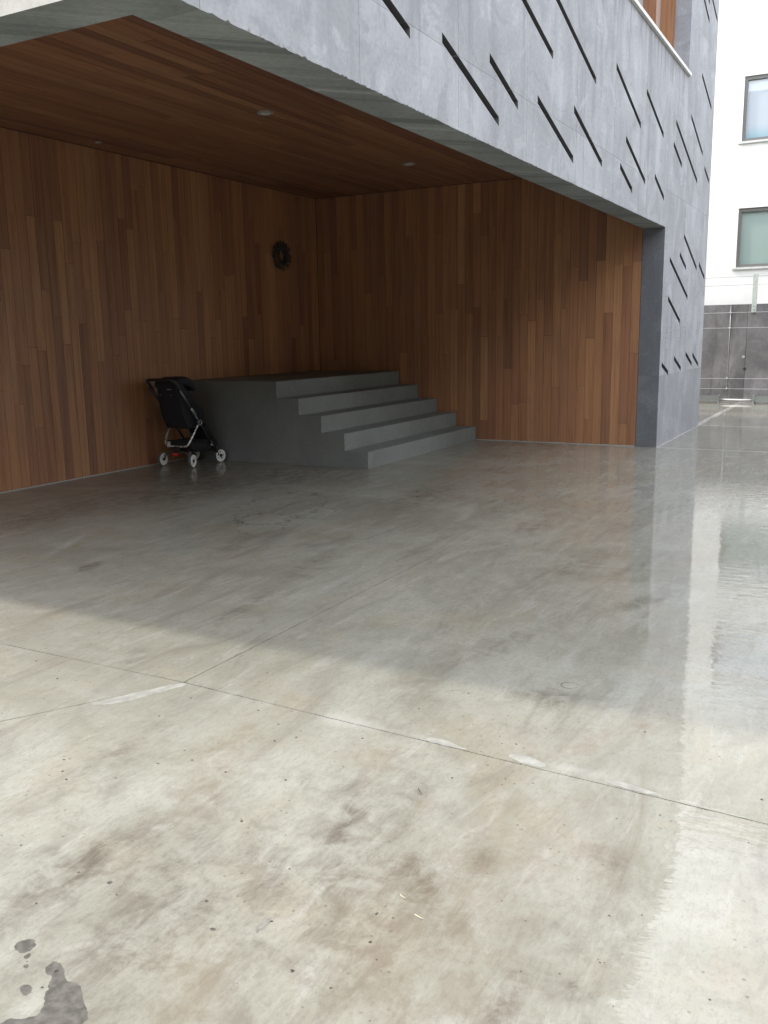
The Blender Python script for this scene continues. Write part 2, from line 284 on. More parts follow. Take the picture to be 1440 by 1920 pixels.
M['floor'] = floor_mat()
M['wet_spot'] = simple('damp_oil_mark', (0.088, 0.082, 0.074), 0.4, var=0.25, nscale=45)
M['grey_mark'] = simple('faint_damp_mark', (0.165, 0.155, 0.137), 0.5, var=0.25, nscale=60)
M['repair'] = simple('pale_mortar', (0.232, 0.230, 0.207), 0.6, var=0.2, nscale=18)
M['joint'] = simple('joint_filler', (0.085, 0.08, 0.072), 0.9, var=0.3)

# ------------------------------------------------------------------ mesh helpers
def link(name, me, mat=None, parent=None, label=None, cat=None, group=None, kind=None):
    o = bpy.data.objects.new(name, me); COL.objects.link(o)
    if mat is not None and not me.materials: me.materials.append(mat)
    if parent: o.parent = parent
    for k, v in (('label', label), ('category', cat), ('group', group), ('kind', kind)):
        if v: o[k] = v
    return o
def empty(name, loc=(0,0,0), label=None, cat=None, group=None, kind=None):
    o = bpy.data.objects.new(name, None); COL.objects.link(o); o.location = loc; o.empty_display_size = 0.1
    for k, v in (('label', label), ('category', cat), ('group', group), ('kind', kind)):
        if v: o[k] = v
    return o
def mesh_from(verts, faces, name='mesh', smooth=False):
    me = bpy.data.meshes.new(name); me.from_pydata([tuple(v) for v in verts], [], faces); me.update()
    if smooth:
        for q in me.polygons: q.use_smooth = True
    return me
def box_mesh(x0, x1, y0, y1, z0, z1, bev=0.0):
    bm = bmesh.new()
    vs_ = [bm.verts.new(c) for c in ((x0,y0,z0),(x1,y0,z0),(x1,y1,z0),(x0,y1,z0),(x0,y0,z1),(x1,y0,z1),(x1,y1,z1),(x0,y1,z1))]
    for f in ((3,2,1,0),(4,5,6,7),(0,1,5,4),(1,2,6,5),(2,3,7,6),(3,0,4,7)): bm.faces.new([vs_[i] for i in f])
    if bev: bmesh.ops.bevel(bm, geom=bm.edges[:], offset=bev, segments=2, affect='EDGES', profile=0.6)
    me = bpy.data.meshes.new('box'); bm.to_mesh(me); bm.free(); return me
def tube_mesh(pts, rad, seg=10, closed=False, smooth_steps=0):
    pts = [Vector(p) for p in pts]
    for _ in range(smooth_steps):                                   # corner cutting keeps the ends
        q = [pts[0]] if not closed else []
        rng = range(len(pts)) if closed else range(len(pts)-1)
        for i in rng:
            a, b = pts[i], pts[(i+1) % len(pts)]
            q += [a*0.75+b*0.25, a*0.25+b*0.75]
        if not closed: q.append(pts[-1])
        pts = q
    n = len(pts); V = []; F = []; prev = None
    for i, p in enumerate(pts):
        t = (pts[(i+1) % n]-pts[i-1]) if closed else (pts[min(i+1, n-1)]-pts[max(i-1, 0)])
        t.normalize()
        up = prev if prev is not None else (Vector((0,0,1)) if abs(t.z) < 0.9 else Vector((1,0,0)))
        a = up - t*up.dot(t); a.normalize(); prev = a; b = t.cross(a)
        for k in range(seg):
            w = 2*math.pi*k/seg; V.append(p + (a*math.cos(w)+b*math.sin(w))*(rad[i] if isinstance(rad, list) else rad))
    for i in range(n if closed else n-1):
        for k in range(seg):
            F.append((i*seg+k, i*seg+(k+1) % seg, ((i+1) % n)*seg+(k+1) % seg, ((i+1) % n)*seg+k))
    if not closed: F += [tuple(range(seg))[::-1], tuple((n-1)*seg+k for k in range(seg))]
    return mesh_from(V, F, 'tube', True)
def lathe_mesh(prof, seg=24, axis='z', centre=(0,0,0), closed=False):
    V = []; F = []
    for r_, h_ in prof:
        for k in range(seg):
            w = 2*math.pi*k/seg; a, b = r_*math.cos(w), r_*math.sin(w)
            v = (a, b, h_) if axis == 'z' else (a, h_, b) if axis == 'y' else (h_, a, b)
            V.append((v[0]+centre[0], v[1]+centre[1], v[2]+centre[2]))
    m = len(prof)
    for i in range(m if closed else m-1):
        for k in range(seg): F.append((i*seg+k, i*seg+(k+1) % seg, ((i+1) % m)*seg+(k+1) % seg, ((i+1) % m)*seg+k))
    if not closed: F += [tuple(range(seg))[::-1], tuple((m-1)*seg+k for k in range(seg))]
    me = mesh_from(V, F, 'lathe', True)
    bm = bmesh.new(); bm.from_mesh(me); bmesh.ops.recalc_face_normals(bm, faces=bm.faces[:])
    for e in bm.edges:
        if len(e.link_faces) == 2 and e.calc_face_angle() > 0.7: e.smooth = False
    bm.to_mesh(me); bm.free(); return me
def clip_poly(poly, x0, x1, z0, z1):
    for ax, lim, sg in ((0, x0, 1), (0, x1, -1), (1, z0, 1), (1, z1, -1)):
        out = []
        for i in range(len(poly)):
            a, b = poly[i-1], poly[i]; da, db = sg*(a[ax]-lim), sg*(b[ax]-lim)
            if (da >= 0) != (db >= 0):
                t = da/(da-db); out.append((a[0]+(b[0]-a[0])*t, a[1]+(b[1]-a[1])*t))
            if db >= 0: out.append(b)
        poly = out
        if not poly: return []
    return poly
def inside(p, poly):
    c = False
    for i in range(len(poly)):
        (ax, ay), (bx, by) = poly[i-1], poly[i]
        if (ay > p[1]) != (by > p[1]) and p[0] < (bx-ax)*(p[1]-ay)/(by-ay)+ax: c = not c
    return c
def pierced_mesh(outline, holes, d0, d1, put, back_fix=None):
    """a slab with that outline and those holes; put(u, w, d) gives the 3-D point"""
    pts = []; edges = []
    for poly in [outline] + holes:
        s = len(pts); pts += [Vector(q) for q in poly]; edges += [(s+i, s+(i+1) % len(poly)) for i in range(len(poly))]
    vo, eo, fo, *_ = delaunay_2d_cdt(pts, edges, [], 0, 1e-5)
    fs = []
    for f in fo:
        c = (sum(vo[i][0] for i in f)/len(f), sum(vo[i][1] for i in f)/len(f))
        if inside(c, outline) and not any(inside(c, hh) for hh in holes): fs.append(list(f))
    V = [put(v[0], v[1], d0) for v in vo]; N = len(V)
    for v in vo:
        q = back_fix(v) if back_fix else v
        V.append(put(q[0], q[1], d1))
    cnt = {}
    for f in fs:
        for i in range(len(f)):
            a, b = f[i-1], f[i]; cnt.setdefault((min(a, b), max(a, b)), []).append((a, b))
    F = [tuple(f) for f in fs] + [tuple(N+i for i in reversed(f)) for f in fs]
    for k, l in cnt.items():
        if len(l) == 1: a, b = l[0]; F.append((b, a, N+a, N+b))
    me = mesh_from(V, F, 'panel')
    bm = bmesh.new(); bm.from_mesh(me)
    bmesh.ops.delete(bm, geom=[v for v in bm.verts if not v.link_faces], context='VERTS')
    bmesh.ops.recalc_face_normals(bm, faces=bm.faces[:]); bm.to_mesh(me); bm.free(); return me

# ------------------------------------------------------------------ ground
H = 2.8114; T = 0.2755; D = 5.2347; PW = 3.184; ZC = 3.5857; XL = -9.436; XI = -9.1753; TOP = 7.9
g = link('ground', mesh_from([(-900,-900,-0.012),(900,-900,-0.012),(900,900,-0.012),(-900,900,-0.012)], [(0,1,2,3)]), M['joint'], kind='structure')
paving = empty('paving', (0,0,0), kind='structure')
xb = [-60, -26, -9.31, 0.0, 3.2, 8.80]; yb = [-60, -22, -11, 0.1, 14]
def jit(a, b, n_, amp): return [a+(b-a)*i/n_ for i in range(n_+1)]
for i in range(len(xb)-1):
    for j in range(len(yb)-1):
        gx = 0.0022 if abs(xb[i]) > 1e-6 else 0.0022
        x0, x1, y0, y1 = xb[i]+0.0018, xb[i+1]-0.0018, yb[j]+0.0018, yb[j+1]-0.0018
        if i in (1, 2) and j in (2, 3):        # slabs close to the camera: a fine grid that carries the stains and painted shade, its edges slightly ragged
            def axis(a, b, lo, hi, st_):
                lo, hi = max(a, lo), min(b, hi); k_ = max(1, int((hi-lo)/st_))
                return sorted(set(([a] if a < lo-1e-6 else []) + [lo+(hi-lo)*q/k_ for q in range(k_+1)] + ([b] if b > hi+1e-6 else [])))
            ax_ = axis(x0, x1, -11.5, -3.0, 0.03 if i == 1 else 0.045); ay_ = axis(y0, y1, -2.6, 5.2, 0.03 if j == 2 else 0.05)
            V = []; A = []; nx_, ny_ = len(ax_), len(ay_)
            for b_, yy in enumerate(ay_):
                for a_, xx in enumerate(ax_):
                    e = 0.0 if random.random() < 0.5 else (0.0035 if random.random() < 0.12 else 0.0012)
                    ox = e if a_ == 0 else -e if a_ == nx_-1 else 0.0; oy = e if b_ == 0 else -e if b_ == ny_-1 else 0.0
                    if i == 1:                 # the left-hand joint runs off at a slant
                        off = min(0.8, max(0.0, (-9.31-xx)*0.59)); yy_ = yy + off*(max(0.0, 1-(0.1-yy)/2.7) if j == 2 else max(0.0, 1-(yy-0.1)/6.0))
                    else: yy_ = yy
                    xx_ = xx + 0.047*min(0.0, max(yy, -4.0)-0.1)*max(0.0, 1-abs(xx+9.31)/3.0)
                    V.append((xx_+ox, yy_+oy, 0.0)); A.append(stain_shade_at(xx_, yy_))
            F = [(b_*nx_+a_, b_*nx_+a_+1, (b_+1)*nx_+a_+1, (b_+1)*nx_+a_) for b_ in range(ny_-1) for a_ in range(nx_-1)]
            loop = list(range(nx_)) + [b_*nx_+nx_-1 for b_ in range(1, ny_)] + [(ny_-1)*nx_+a_ for a_ in range(nx_-2, -1, -1)] + [b_*nx_ for b_ in range(ny_-2, 0, -1)]
            s0 = len(V); V += [(V[q][0], V[q][1], -0.011) for q in loop]; A += [(0, 0, 0)]*len(loop); m_ = len(loop)
            F += [(loop[q], s0+q, s0+(q+1) % m_, loop[(q+1) % m_]) for q in range(m_)]
            me = mesh_from(V, F); at_ = me.attributes.new('stain', 'FLOAT_VECTOR', 'POINT')
            at_.data.foreach_set('vector', [c for a_ in A for c in a_])
        else:
            V = [(x0,y0,0),(x1,y0,0),(x1,y1,0),(x0,y1,0),(x0,y0,-.011),(x1,y0,-.011),(x1,y1,-.011),(x0,y1,-.011)]
            me = mesh_from(V, [(0,1,2,3),(0,4,5,1),(1,5,6,2),(2,6,7,3),(3,7,4,0)])
        link('slab', me, M['floor'], paving)

# ------------------------------------------------------------------ the concrete building
B = empty('concrete_building', (0,0,0), 'grey concrete building with slanted wall slots above a timber lined recess', 'building')
SL = [(-8.0,3.483,-7.187,3.215),(-6.746,3.307,-5.783,2.997),(-5.965,3.379,-5.395,3.182),(-4.955,3.318,-3.981,3.012),(-3.99,3.436,-3.037,3.118),(-5.6,4.03,-4.593,3.724),(-4.9,4.29,-3.32,3.81),
      (-2.602,4.108,-1.495,3.749),(-1.268,4.155,-0.308,3.854),(-2.132,3.507,-1.192,3.196),(-2.345,3.206,-1.793,3.027),(-0.702,3.331,-0.146,3.142),(0.312,3.862,0.886,3.686),(0.41,4.145,2.059,3.637),
      (1.4,4.401,2.397,4.068),(2.613,3.906,3.053,3.768),(2.063,5.079,2.95,4.809),(1.6,6.14,2.442,5.878),(1.75,6.31,2.387,6.109),(2.55,6.24,3.095,6.065),(1.268,2.814,2.36,2.427),(1.021,2.551,1.511,2.392),
      (0.364,2.445,1.735,1.987),(2.538,2.51,3.064,2.328),(0.36,1.944,1.235,1.644),(0.13,1.084,0.572,0.953),(0.932,1.147,1.468,0.976),(1.787,1.189,2.326,1.012),(2.35,1.163,2.887,0.985),
      (-9.0,4.3,-7.6,3.84),(-8.4,5.3,-7.3,4.94),(-6.9,4.75,-5.9,4.42),(-7.2,6.6,-5.9,6.17),(-5.2,5.5,-4.2,5.17),(-4.9,6.9,-3.9,6.57),(1.5,7.3,2.6,6.94)]
holes = []
for xa, za, xc, zc in SL:
    hh = 0.031
    holes.append([(xa, za-hh), (xc, zc-hh), (xc, zc+hh), (xa, za+hh)])
WX0, WX1, WZ0, WZ1 = -3.4, 1.10, 4.87, 6.95
holes.append([(WX0, WZ0), (WX1, WZ0), (WX1, WZ1), (WX0, WZ1)])
fw = link('street_wall', box_mesh(XI+0.3, PW-0.25, T+0.012, T+0.10, H+0.35, 4.6), M['core'], B)
link('wall_core', box_mesh(0.02, PW-0.05, T+0.012, T+0.2, 0.02, H+0.34), M['core'], B)
gx_ = [XL, -9.08, -7.78, -6.5, -5.2, -3.9, -2.62, -1.27, 0.03, 1.3, 2.6, PW]
gz_ = [0.0, 0.94, 3.262, 5.6, TOP]
JW = 0.0018
for i in range(len(gx_)-1):
    for j in range(len(gz_)-1):
        x0, x1, z0, z1 = gx_[i], gx_[i+1], gz_[j], gz_[j+1]
        if x1 <= 0.04:
            if z1 <= H: continue
            z0 = max(z0, H)
        if j == 0 or (j == 1 and z0 < H): 
            if i == 8: x0 = 0.0
            if i == 7 and z0 < H: continue
        bottom = abs(z0-H) < 1e-6
        if j == 1 and i == 8: x0 = 0.0; 
        if j == 1 and i == 7: x1 = 0.0
        a0 = x0+(JW if i > 0 and x0 > 0.001 or (i > 0 and x0 < -0.01) else 0); a1 = x1-(JW if i < len(gx_)-2 and abs(x1) > 1e-6 else 0)
        if j == 1 and i == 7: a1 = -JW*0.4
        b0 = z0+(JW*0.5 if j > 0 and not bottom else 0); b1 = z1-(JW*0.5 if j < len(gz_)-2 else 0)
        hs = [q for q in (clip_poly(hh, a0, a1, b0, b1) for hh in holes) if len(q) > 2]
        if bottom:                                   # chipped lower arris
            k = max(2, int((a1-a0)/0.018)); low = []
            for q in range(k+1):
                e = 0 if q in (0, k) else max(0, random.gauss(0.001, 0.0018)) + (random.uniform(0.002, 0.007) if random.random() < 0.16 else 0)
                low.append((a0+(a1-a0)*q/k, H+e))
            outl = low + [(a1, b1), (a0, b1)]
            bf = lambda v: (v[0], H) if v[1] < H+0.03 else v
            me = None
            # chips only in the first few centimetres: front strip, then the full-depth slab behind it
            me = pierced_mesh(outl, hs, 0.0, 0.02, lambda u, w, d: (u, d, w), bf)
            me2 = pierced_mesh([(a0, H), (a1, H), (a1, b1), (a0, b1)], hs, 0.02, T, lambda u, w, d: (u, d, w))
            bm = bmesh.new(); bm.from_mesh(me); bm.from_mesh(me2)
            kill = [f for f in bm.faces if abs(f.normal.y) > 0.99 and all(abs(v.co.y-0.02) < 1e-6 for v in f.verts)]
            bmesh.ops.delete(bm, geom=kill, context='FACES'); bm.to_mesh(me); bm.free()
        else:
            me = pierced_mesh([(a0, b0), (a1, b0), (a1, b1), (a0, b1)], hs, 0.0, T, lambda u, w, d: (u, d, w))
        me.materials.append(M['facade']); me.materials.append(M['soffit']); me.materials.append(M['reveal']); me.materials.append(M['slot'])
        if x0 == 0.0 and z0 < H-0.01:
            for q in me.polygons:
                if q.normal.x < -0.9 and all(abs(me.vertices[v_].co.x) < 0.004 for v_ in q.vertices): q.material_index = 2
        for q in me.polygons:                     # slot insides coloured dark to deepen their shade
            if abs(q.normal.y) < 0.3:
                cx_, cz_ = q.center.x, q.center.z
                for hh_ in holes[:-1]:
                    if hh_[0][0]-0.004 < cx_ < hh_[1][0]+0.004:
                        t_ = (cx_-hh_[0][0])/(hh_[1][0]-hh_[0][0]); zm_ = (hh_[0][1]+hh_[3][1])/2*(1-t_)+(hh_[1][1]+hh_[2][1])/2*t_
                        if abs(cz_-zm_) < 0.034 and b0+0.002 < cz_ < b1-0.002: q.material_index = 3; break
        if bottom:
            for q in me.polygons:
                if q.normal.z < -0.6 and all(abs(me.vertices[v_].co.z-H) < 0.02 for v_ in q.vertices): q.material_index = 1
        link('wall_panel', me, None, fw)
# end wall (faces the open left side)
ew = link('end_wall', box_mesh(XL+0.05, XI-0.02, T+0.05, D+0.3, H+0.3, TOP-0.05), M['core'], B)
ey = [T+0.003, 1.57, 2.87, 4.17, 5.47]; ez = [H, 3.262, 5.6, TOP]
for i in range(4):
    for j in range(3):
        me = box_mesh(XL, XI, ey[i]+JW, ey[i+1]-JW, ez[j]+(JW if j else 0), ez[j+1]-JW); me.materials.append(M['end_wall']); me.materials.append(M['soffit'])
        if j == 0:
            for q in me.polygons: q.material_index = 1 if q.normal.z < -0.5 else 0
        link('wall_panel', me, None, ew)
link('rear_block', box_mesh(XL+0.01, PW-0.01, D+0.26, 13.0, 0.0, TOP-0.02), M['end_wall'], B)
link('flank_block', box_mesh(0.035, PW-0.012, T+0.21, D+0.25, 0.0, TOP-0.3), M['core'], B)
link('roof', box_mesh(XL+0.02, PW-0.02, T+0.11, D+0.25, TOP-0.28, TOP-0.03), M['core'], B)

# timber cladding, board by board
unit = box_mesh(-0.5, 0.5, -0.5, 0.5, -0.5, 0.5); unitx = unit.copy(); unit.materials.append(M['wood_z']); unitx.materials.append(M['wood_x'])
def board(me, c, s, parent):
    o = bpy.data.objects.new('plank', me); COL.objects.link(o); o.parent = parent; o.location = c; o.scale = s
def cuts(a, b, lo, hi):
    out = [a]; q = a + random.uniform(0.25, hi)
    while q < b-0.35: out.append(q); q += random.uniform(lo, hi)
    return out + [b]
G = 0.0017; PT = 0.02
back = link('entrance_cladding', box_mesh(XL+0.01, 0.03, D+PT+0.006, D+0.25, 0.0, ZC+0.1), M['core'], B)
x = -1.0165+0.118*8.61
W = 0.118; x = 0.0 - 0.0
k = 0
xs_ = []
x = -1.019 + W*8
while x > XL: xs_.append(x); x -= W
xs_.append(XL+0.012)
xs_ = [-0.001] + xs_ if xs_[0] < -0.03 else [-0.001] + xs_[1:]
for x1, x0 in zip(xs_[:-1], xs_[1:]):
    if x1-x0 < 0.02: continue
    zb = 0.995 if x0 > -3.2 else 0.012
    cs = cuts(zb, ZC-0.004, 0.7, 2.6)
    for a, b in zip(cs[:-1], cs[1:]):
        dy = random.uniform(0, 0.0034)
        board(unit, ((x0+x1)/2, D+PT/2+dy, (a+b)/2), (x1-x0-2*G, PT, b-a-2*G), back)
side = link('return_cladding', box_mesh(PT+0.005, 0.034, T+0.004, D-0.002, 0.0, ZC+0.1), M['core'], B)
y = T+0.004; ys_ = [y]
while y < D-W*0.6: y += W; ys_.append(min(y, D-0.001))
if ys_[-1] < D-0.001: ys_[-1] = D-0.001
for y0, y1 in zip(ys_[:-1], ys_[1:]):
    zb = 0.012
    if y0 > 2.585: zb = 0.1986*(1+min(4, int((y0-2.585)/0.3128)))-0.15
    cs = cuts(zb, ZC-0.004, 0.8, 2.6)
    for a, b in zip(cs[:-1], cs[1:]):
        dx = random.uniform(0, 0.0034)
        board(unit, (PT/2+dx, (y0+y1)/2, (a+b)/2), (PT, y1-y0-2*G, b-a-2*G), side)
ceil_ = link('ceiling_cladding', box_mesh(XI+0.002, 0.03, T+0.103, D+PT, ZC+PT+0.004, ZC+0.2), M['core'], B)
y = T+0.103; 
while y < D-0.01:
    y1 = min(y+W, D)
    cs = cuts(XI+0.003, -0.001, 1.3, 3.6)
    for a, b in zip(cs[:-1], cs[1:]):
        dz = random.uniform(0, 0.0025)
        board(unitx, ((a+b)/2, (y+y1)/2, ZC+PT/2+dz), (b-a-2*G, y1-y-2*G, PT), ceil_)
    y = y1
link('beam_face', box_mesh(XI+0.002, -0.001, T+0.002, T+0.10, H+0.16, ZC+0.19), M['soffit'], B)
link('base_trim', box_mesh(XL+0.02, -3.215, D-0.006, D+0.004, 0.0005, 0.012), M['trim'], B)
link('base_trim', box_mesh(-0.006, 0.004, T+0.004, 2.58, 0.0005, 0.012), M['trim'], B)

# window high in the street wall
win = link('window', pierced_mesh([(WX0+0.004, WZ0+0.03), (WX1-0.004, WZ0+0.03), (WX1-0.004, WZ1-0.004), (WX0+0.004, WZ1-0.004)], [[(WX0+0.05, WZ0+0.075), (WX1-0.05, WZ0+0.075), (WX1-0.05, WZ1-0.05), (WX0+0.05, WZ1-0.05)]], 0.21, 0.46, lambda u, w, d: (u, d, w)), M['wood_z'], B)
link('window_sill', box_mesh(WX0-0.02, WX1+0.012, -0.035, 0.24, WZ0-0.03, WZ0+0.012, 0.004), M['sill'], win)
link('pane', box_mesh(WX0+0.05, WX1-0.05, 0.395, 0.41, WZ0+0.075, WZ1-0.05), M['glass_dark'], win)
for mx in (-2.2, -1.05, 0.085): link('mullion', box_mesh(mx, mx+0.07, 0.235, 0.392, WZ0+0.076, WZ1-0.051), M['wood_z'], win)
link('window_back', box_mesh(WX0-0.1, WX1+0.1, 0.47, 0.5, WZ0-0.1, WZ1+0.1), M['core'], win)
link('wall_core', box_mesh(WX1+0.1, PW-0.05, T+0.012, T+0.2, 4.61, TOP-0.31), M['core'], B)
link('wall_core', box_mesh(XI+0.02, WX0-0.1, T+0.012, T+0.2, 4.61, TOP-0.31), M['core'], B)

# ------------------------------------------------------------------ staircase
st = empty('staircase', (-1.6, 2.585, 0), 'broad grey concrete staircase of five steps in the timber corner', 'stairs')
SF, RH, TR, SX = 2.5848, 0.1986, 0.3128, -3.2107
for k in range(1, 6):
    y0 = SF+(k-1)*TR; y1 = SF+k*TR if k < 5 else D-0.001; z1 = RH*k; c = 0.006
    pr = [(y0, 0.0005), (y0, z1-c), (y0+c*0.3, z1-c*0.3), (y0+c, z1), (y1, z1), (y1, 0.0005)]
    V = [(SX+1.6, a-SF, b) for a, b in pr] + [(-0.008+1.6, a-SF, b) for a, b in pr]; m_ = len(pr)
    me = mesh_from(V, [tuple(range(m_)), tuple(range(m_, 2*m_))[::-1]] + [(i_, (i_+1) % m_, m_+(i_+1) % m_, m_+i_)[::-1] for i_ in range(m_)])
    bm = bmesh.new(); bm.from_mesh(me); bmesh.ops.recalc_face_normals(bm, faces=bm.faces[:]); bm.to_mesh(me); bm.free()
    link('step' if k < 5 else 'landing', me, M['stair'], st)

# ------------------------------------------------------------------ ceiling lights
for x_, y_, r_, lab in ((-4.792, 2.727, 0.078, 'round recessed ceiling light nearest the front edge, left of the pair'), (-1.753, 2.75, 0.078, 'round recessed ceiling light nearer the concrete pillar'), (-4.703, 4.969, 0.036, 'small recessed ceiling spot close to the back timber wall')):
    t = empty('ceiling_light', (x_, y_, ZC-0.004), lab, 'ceiling light', 'recessed ceiling lights')
    link('trim_ring', lathe_mesh([(r_, 0.006), (r_, -0.004), (r_-0.004, -0.007), (r_-0.018, -0.006), (r_-0.02, 0.006)], 28, 'z', (0,0,0), True), M['lamp_trim'], t)
    link('lens', lathe_mesh([(0.001, -0.001), (r_-0.02, -0.001), (r_-0.02, 0.005), (0.001, 0.005)], 24), M['lamp_lens'], t)

# ------------------------------------------------------------------ wreaths
def wreath(c, rx, lab, seed):
    rg = random.Random(seed)
    t = empty('wreath', c, lab, 'wreath', 'wreaths on the timber wall')
    ring = [(rx*math.cos(2*math.pi*k/36), -0.035+rg.uniform(-.004, .004), rx*math.sin(2*math.pi*k/36)) for k in range(36)]
    link('ring', tube_mesh(ring, 0.028, 8, True), M['twig'], t)
    V = []; F = []
    for k in range(620):
        a = rg.uniform(0, 2*math.pi); b = rg.uniform(0, 2*math.pi); rr = rg.uniform(0.02, 0.05)
        base = Vector(((rx+rr*math.cos(b))*math.cos(a), -0.04+rr*0.8*math.sin(b)-0.002, (rx+rr*math.cos(b))*math.sin(a)))
        d = Vector((-math.sin(a), 0, math.cos(a)))*rg.choice((1, 1, 1, -0.4)) + Vector((math.cos(b)*math.cos(a), math.sin(b)*0.8, math.cos(b)*math.sin(a)))*rg.uniform(0.3, 1.0)
        d.normalize(); L = rg.uniform(0.03, 0.06); w_ = d.cross(Vector((rg.uniform(-1,1), rg.uniform(-1,1), rg.uniform(-1,1)))).normalized()*rg.uniform(0.006, 0.011)
        nn = d.cross(w_).normalized()*0.004
        i0 = len(V); V += [base, base+d*L*0.45+w_+nn, base+d*L, base+d*L*0.45-w_+nn]
        F += [(i0, i0+1, i0+2), (i0, i0+2, i0+3)]
    V = [(v[0], min(v[1], -0.004), v[2]) for v in V]
    link('foliage', mesh_from(V, F), M['evergreen'], t, kind='stuff')
wreath((-1.019, D-0.002, 2.675), 0.142, 'dark evergreen wreath hanging above the stair landing', 3)
wreath((-6.155, D-0.002, 1.95), 0.142, 'dark wreath half cut off at the left edge of the picture', 5)

# ------------------------------------------------------------------ pushchair
S = empty('pushchair', (-3.65, 4.84, 0), 'black folding pushchair with white wheels beside the stairs', 'pushchair')
o0 = Vector((-3.65, 4.84, 0))
def sp(pts): return [Vector(p)-o0 for p in pts]
YN, YF = 4.61, 5.07
def L_(me): return me
def part(name, me, mat, parent=S): return link(name, me, M[mat], parent)
for yy in (YN+0.025, YF-0.025):
    part('main_tube', tube_mesh(sp([(-3.80, yy, 0.645), (-3.72, yy, 0.545), (-3.50, yy, 0.262)]), 0.012, 10), 'grey_tube')
    part('main_tube', tube_mesh(sp([(-4.07, yy, 0.985), (-3.81, yy, 0.66)]), 0.0125, 10), 'grey_tube' if yy < 4.8 else 'black_plastic')
    part('tube_clamp', tube_mesh(sp([(-3.845, yy-0.004, 0.705), (-3.775, yy-0.004, 0.62)]), 0.0165, 10), 'galv' if yy < 4.8 else 'black_plastic')
    hub = part('hinge', lathe_mesh([(0.001, -0.022), (0.036, -0.022), (0.041, -0.016), (0.041, 0.016), (0.036, 0.022), (0.001, 0.022)], 24, 'y', Vector((-3.715, yy, 0.525))-o0), 'black_plastic')
    part('hinge_ring', tube_mesh([Vector((-3.715+0.026*math.cos(2*math.pi*k/24), yy-0.0235 if yy < 4.8 else yy+0.0235, 0.525+0.026*math.sin(2*math.pi*k/24)))-o0 for k in range(24)], 0.004, 6, True), 'silver_tube', hub)
    part('fork', tube_mesh(sp([(-3.515, yy, 0.285), (-3.455, yy, 0.20), (-3.40, yy, 0.135), (-3.365, yy, 0.082)]), [0.016, 0.021, 0.019, 0.013], 10), 'black_plastic')
    part('foot_clip', box_mesh(*[v for a, b in zip((-3.535, yy-0.022, 0.225), (-3.49, yy+0.002, 0.238)) for v in (a, b)]) if False else tube_mesh(sp([(-3.53, yy-0.016, 0.238), (-3.49, yy-0.016, 0.222)]), 0.008, 8), 'silver_tube')
part('handle', tube_mesh(sp([(-4.02, YN+0.025, 0.93), (-4.10, YN+0.022, 1.025), (-4.125, YN+0.04, 1.045), (-4.13, 4.72, 1.05), (-4.13, 4.96, 1.05), (-4.125, YF-0.04, 1.045), (-4.10, YF-0.022, 1.025), (-4.02, YF-0.025, 0.93)]), 0.0185, 12, False, 2), 'black_plastic')
part('far_bar', tube_mesh(sp([(-4.06, YF-0.01, 0.965), (-3.78, YF-0.01, 0.64)]), 0.0165, 10), 'black_plastic')
part('rear_leg_hoop', tube_mesh(sp([(-3.735, YN+0.02, 0.50), (-3.865, YN+0.03, 0.33), (-3.90, YN+0.06, 0.255), (-3.90, YN+0.12, 0.245), (-3.90, YF-0.12, 0.245), (-3.90, YF-0.06, 0.255), (-3.865, YF-0.03, 0.33), (-3.735, YF-0.02, 0.50)]), 0.0105, 10, False, 2), 'silver_tube')
part('axle_arch', tube_mesh(sp([(-3.895, YN+0.03, 0.085), (-3.895, YN+0.05, 0.15), (-3.895, YN+0.11, 0.178), (-3.895, YF-0.11, 0.178), (-3.895, YF-0.05, 0.15), (-3.895, YF-0.03, 0.085)]), 0.0105, 10, False, 2), 'grey_tube')
part('axle_link', box_mesh(-0.262, -0.236, -0.05, 0.05, 0.178, 0.245, 0.004), 'black_plastic')
part('hoop_bracket', box_mesh(-0.264, -0.238, 0.10, 0.135, 0.232, 0.30, 0.004), 'silver_tube')
part('brake_pedal', box_mesh(-0.275, -0.215, -0.005, 0.055, 0.135, 0.165, 0.008), 'red')
def loft(profile, y0, y1, bev, sub=2):
    bm = bmesh.new(); va = [bm.verts.new((a+3.65, y0-4.84, b)) for a, b in profile]; vb = [bm.verts.new((a+3.65, y1-4.84, b)) for a, b in profile]; m_ = len(profile)
    bm.faces.new(va); bm.faces.new(vb[::-1])
    for i_ in range(m_): bm.faces.new((va[i_], vb[i_], vb[(i_+1) % m_], va[(i_+1) % m_]))
    bmesh.ops.recalc_face_normals(bm, faces=bm.faces[:])
    bmesh.ops.bevel(bm, geom=bm.edges[:], offset=bev, segments=3, affect='EDGES', profile=0.5, clamp_overlap=True)
    for f in bm.faces: f.smooth = True
    me = bpy.data.meshes.new('loft'); bm.to_mesh(me); bm.free(); return me
seat = part('seat', loft([(-4.02, 0.985), (-3.955, 1.0), (-3.87, 0.86), (-3.76, 0.64), (-3.57, 0.60), (-3.55, 0.54), (-3.62, 0.465), (-3.78, 0.445), (-3.88, 0.47), (-3.95, 0.66)], 4.69, 4.99, 0.02), 'black_fabric')
for yy in (4.682, 4.998): part('side_wing', loft([(-4.0, 0.97), (-3.93, 1.0), (-3.56, 0.66), (-3.58, 0.49), (-3.86, 0.455), (-3.96, 0.66)], yy-0.008, yy+0.008, 0.006), 'black_fabric', seat)
canopy = part('canopy', loft([(-4.05, 0.955), (-4.04, 1.02), (-3.96, 1.06), (-3.83, 1.075), (-3.73, 1.03), (-3.67, 0.93), (-3.71, 0.89), (-3.77, 0.96), (-3.88, 0.99), (-3.98, 0.95)], 4.675, 5.005, 0.022), 'black_fabric')
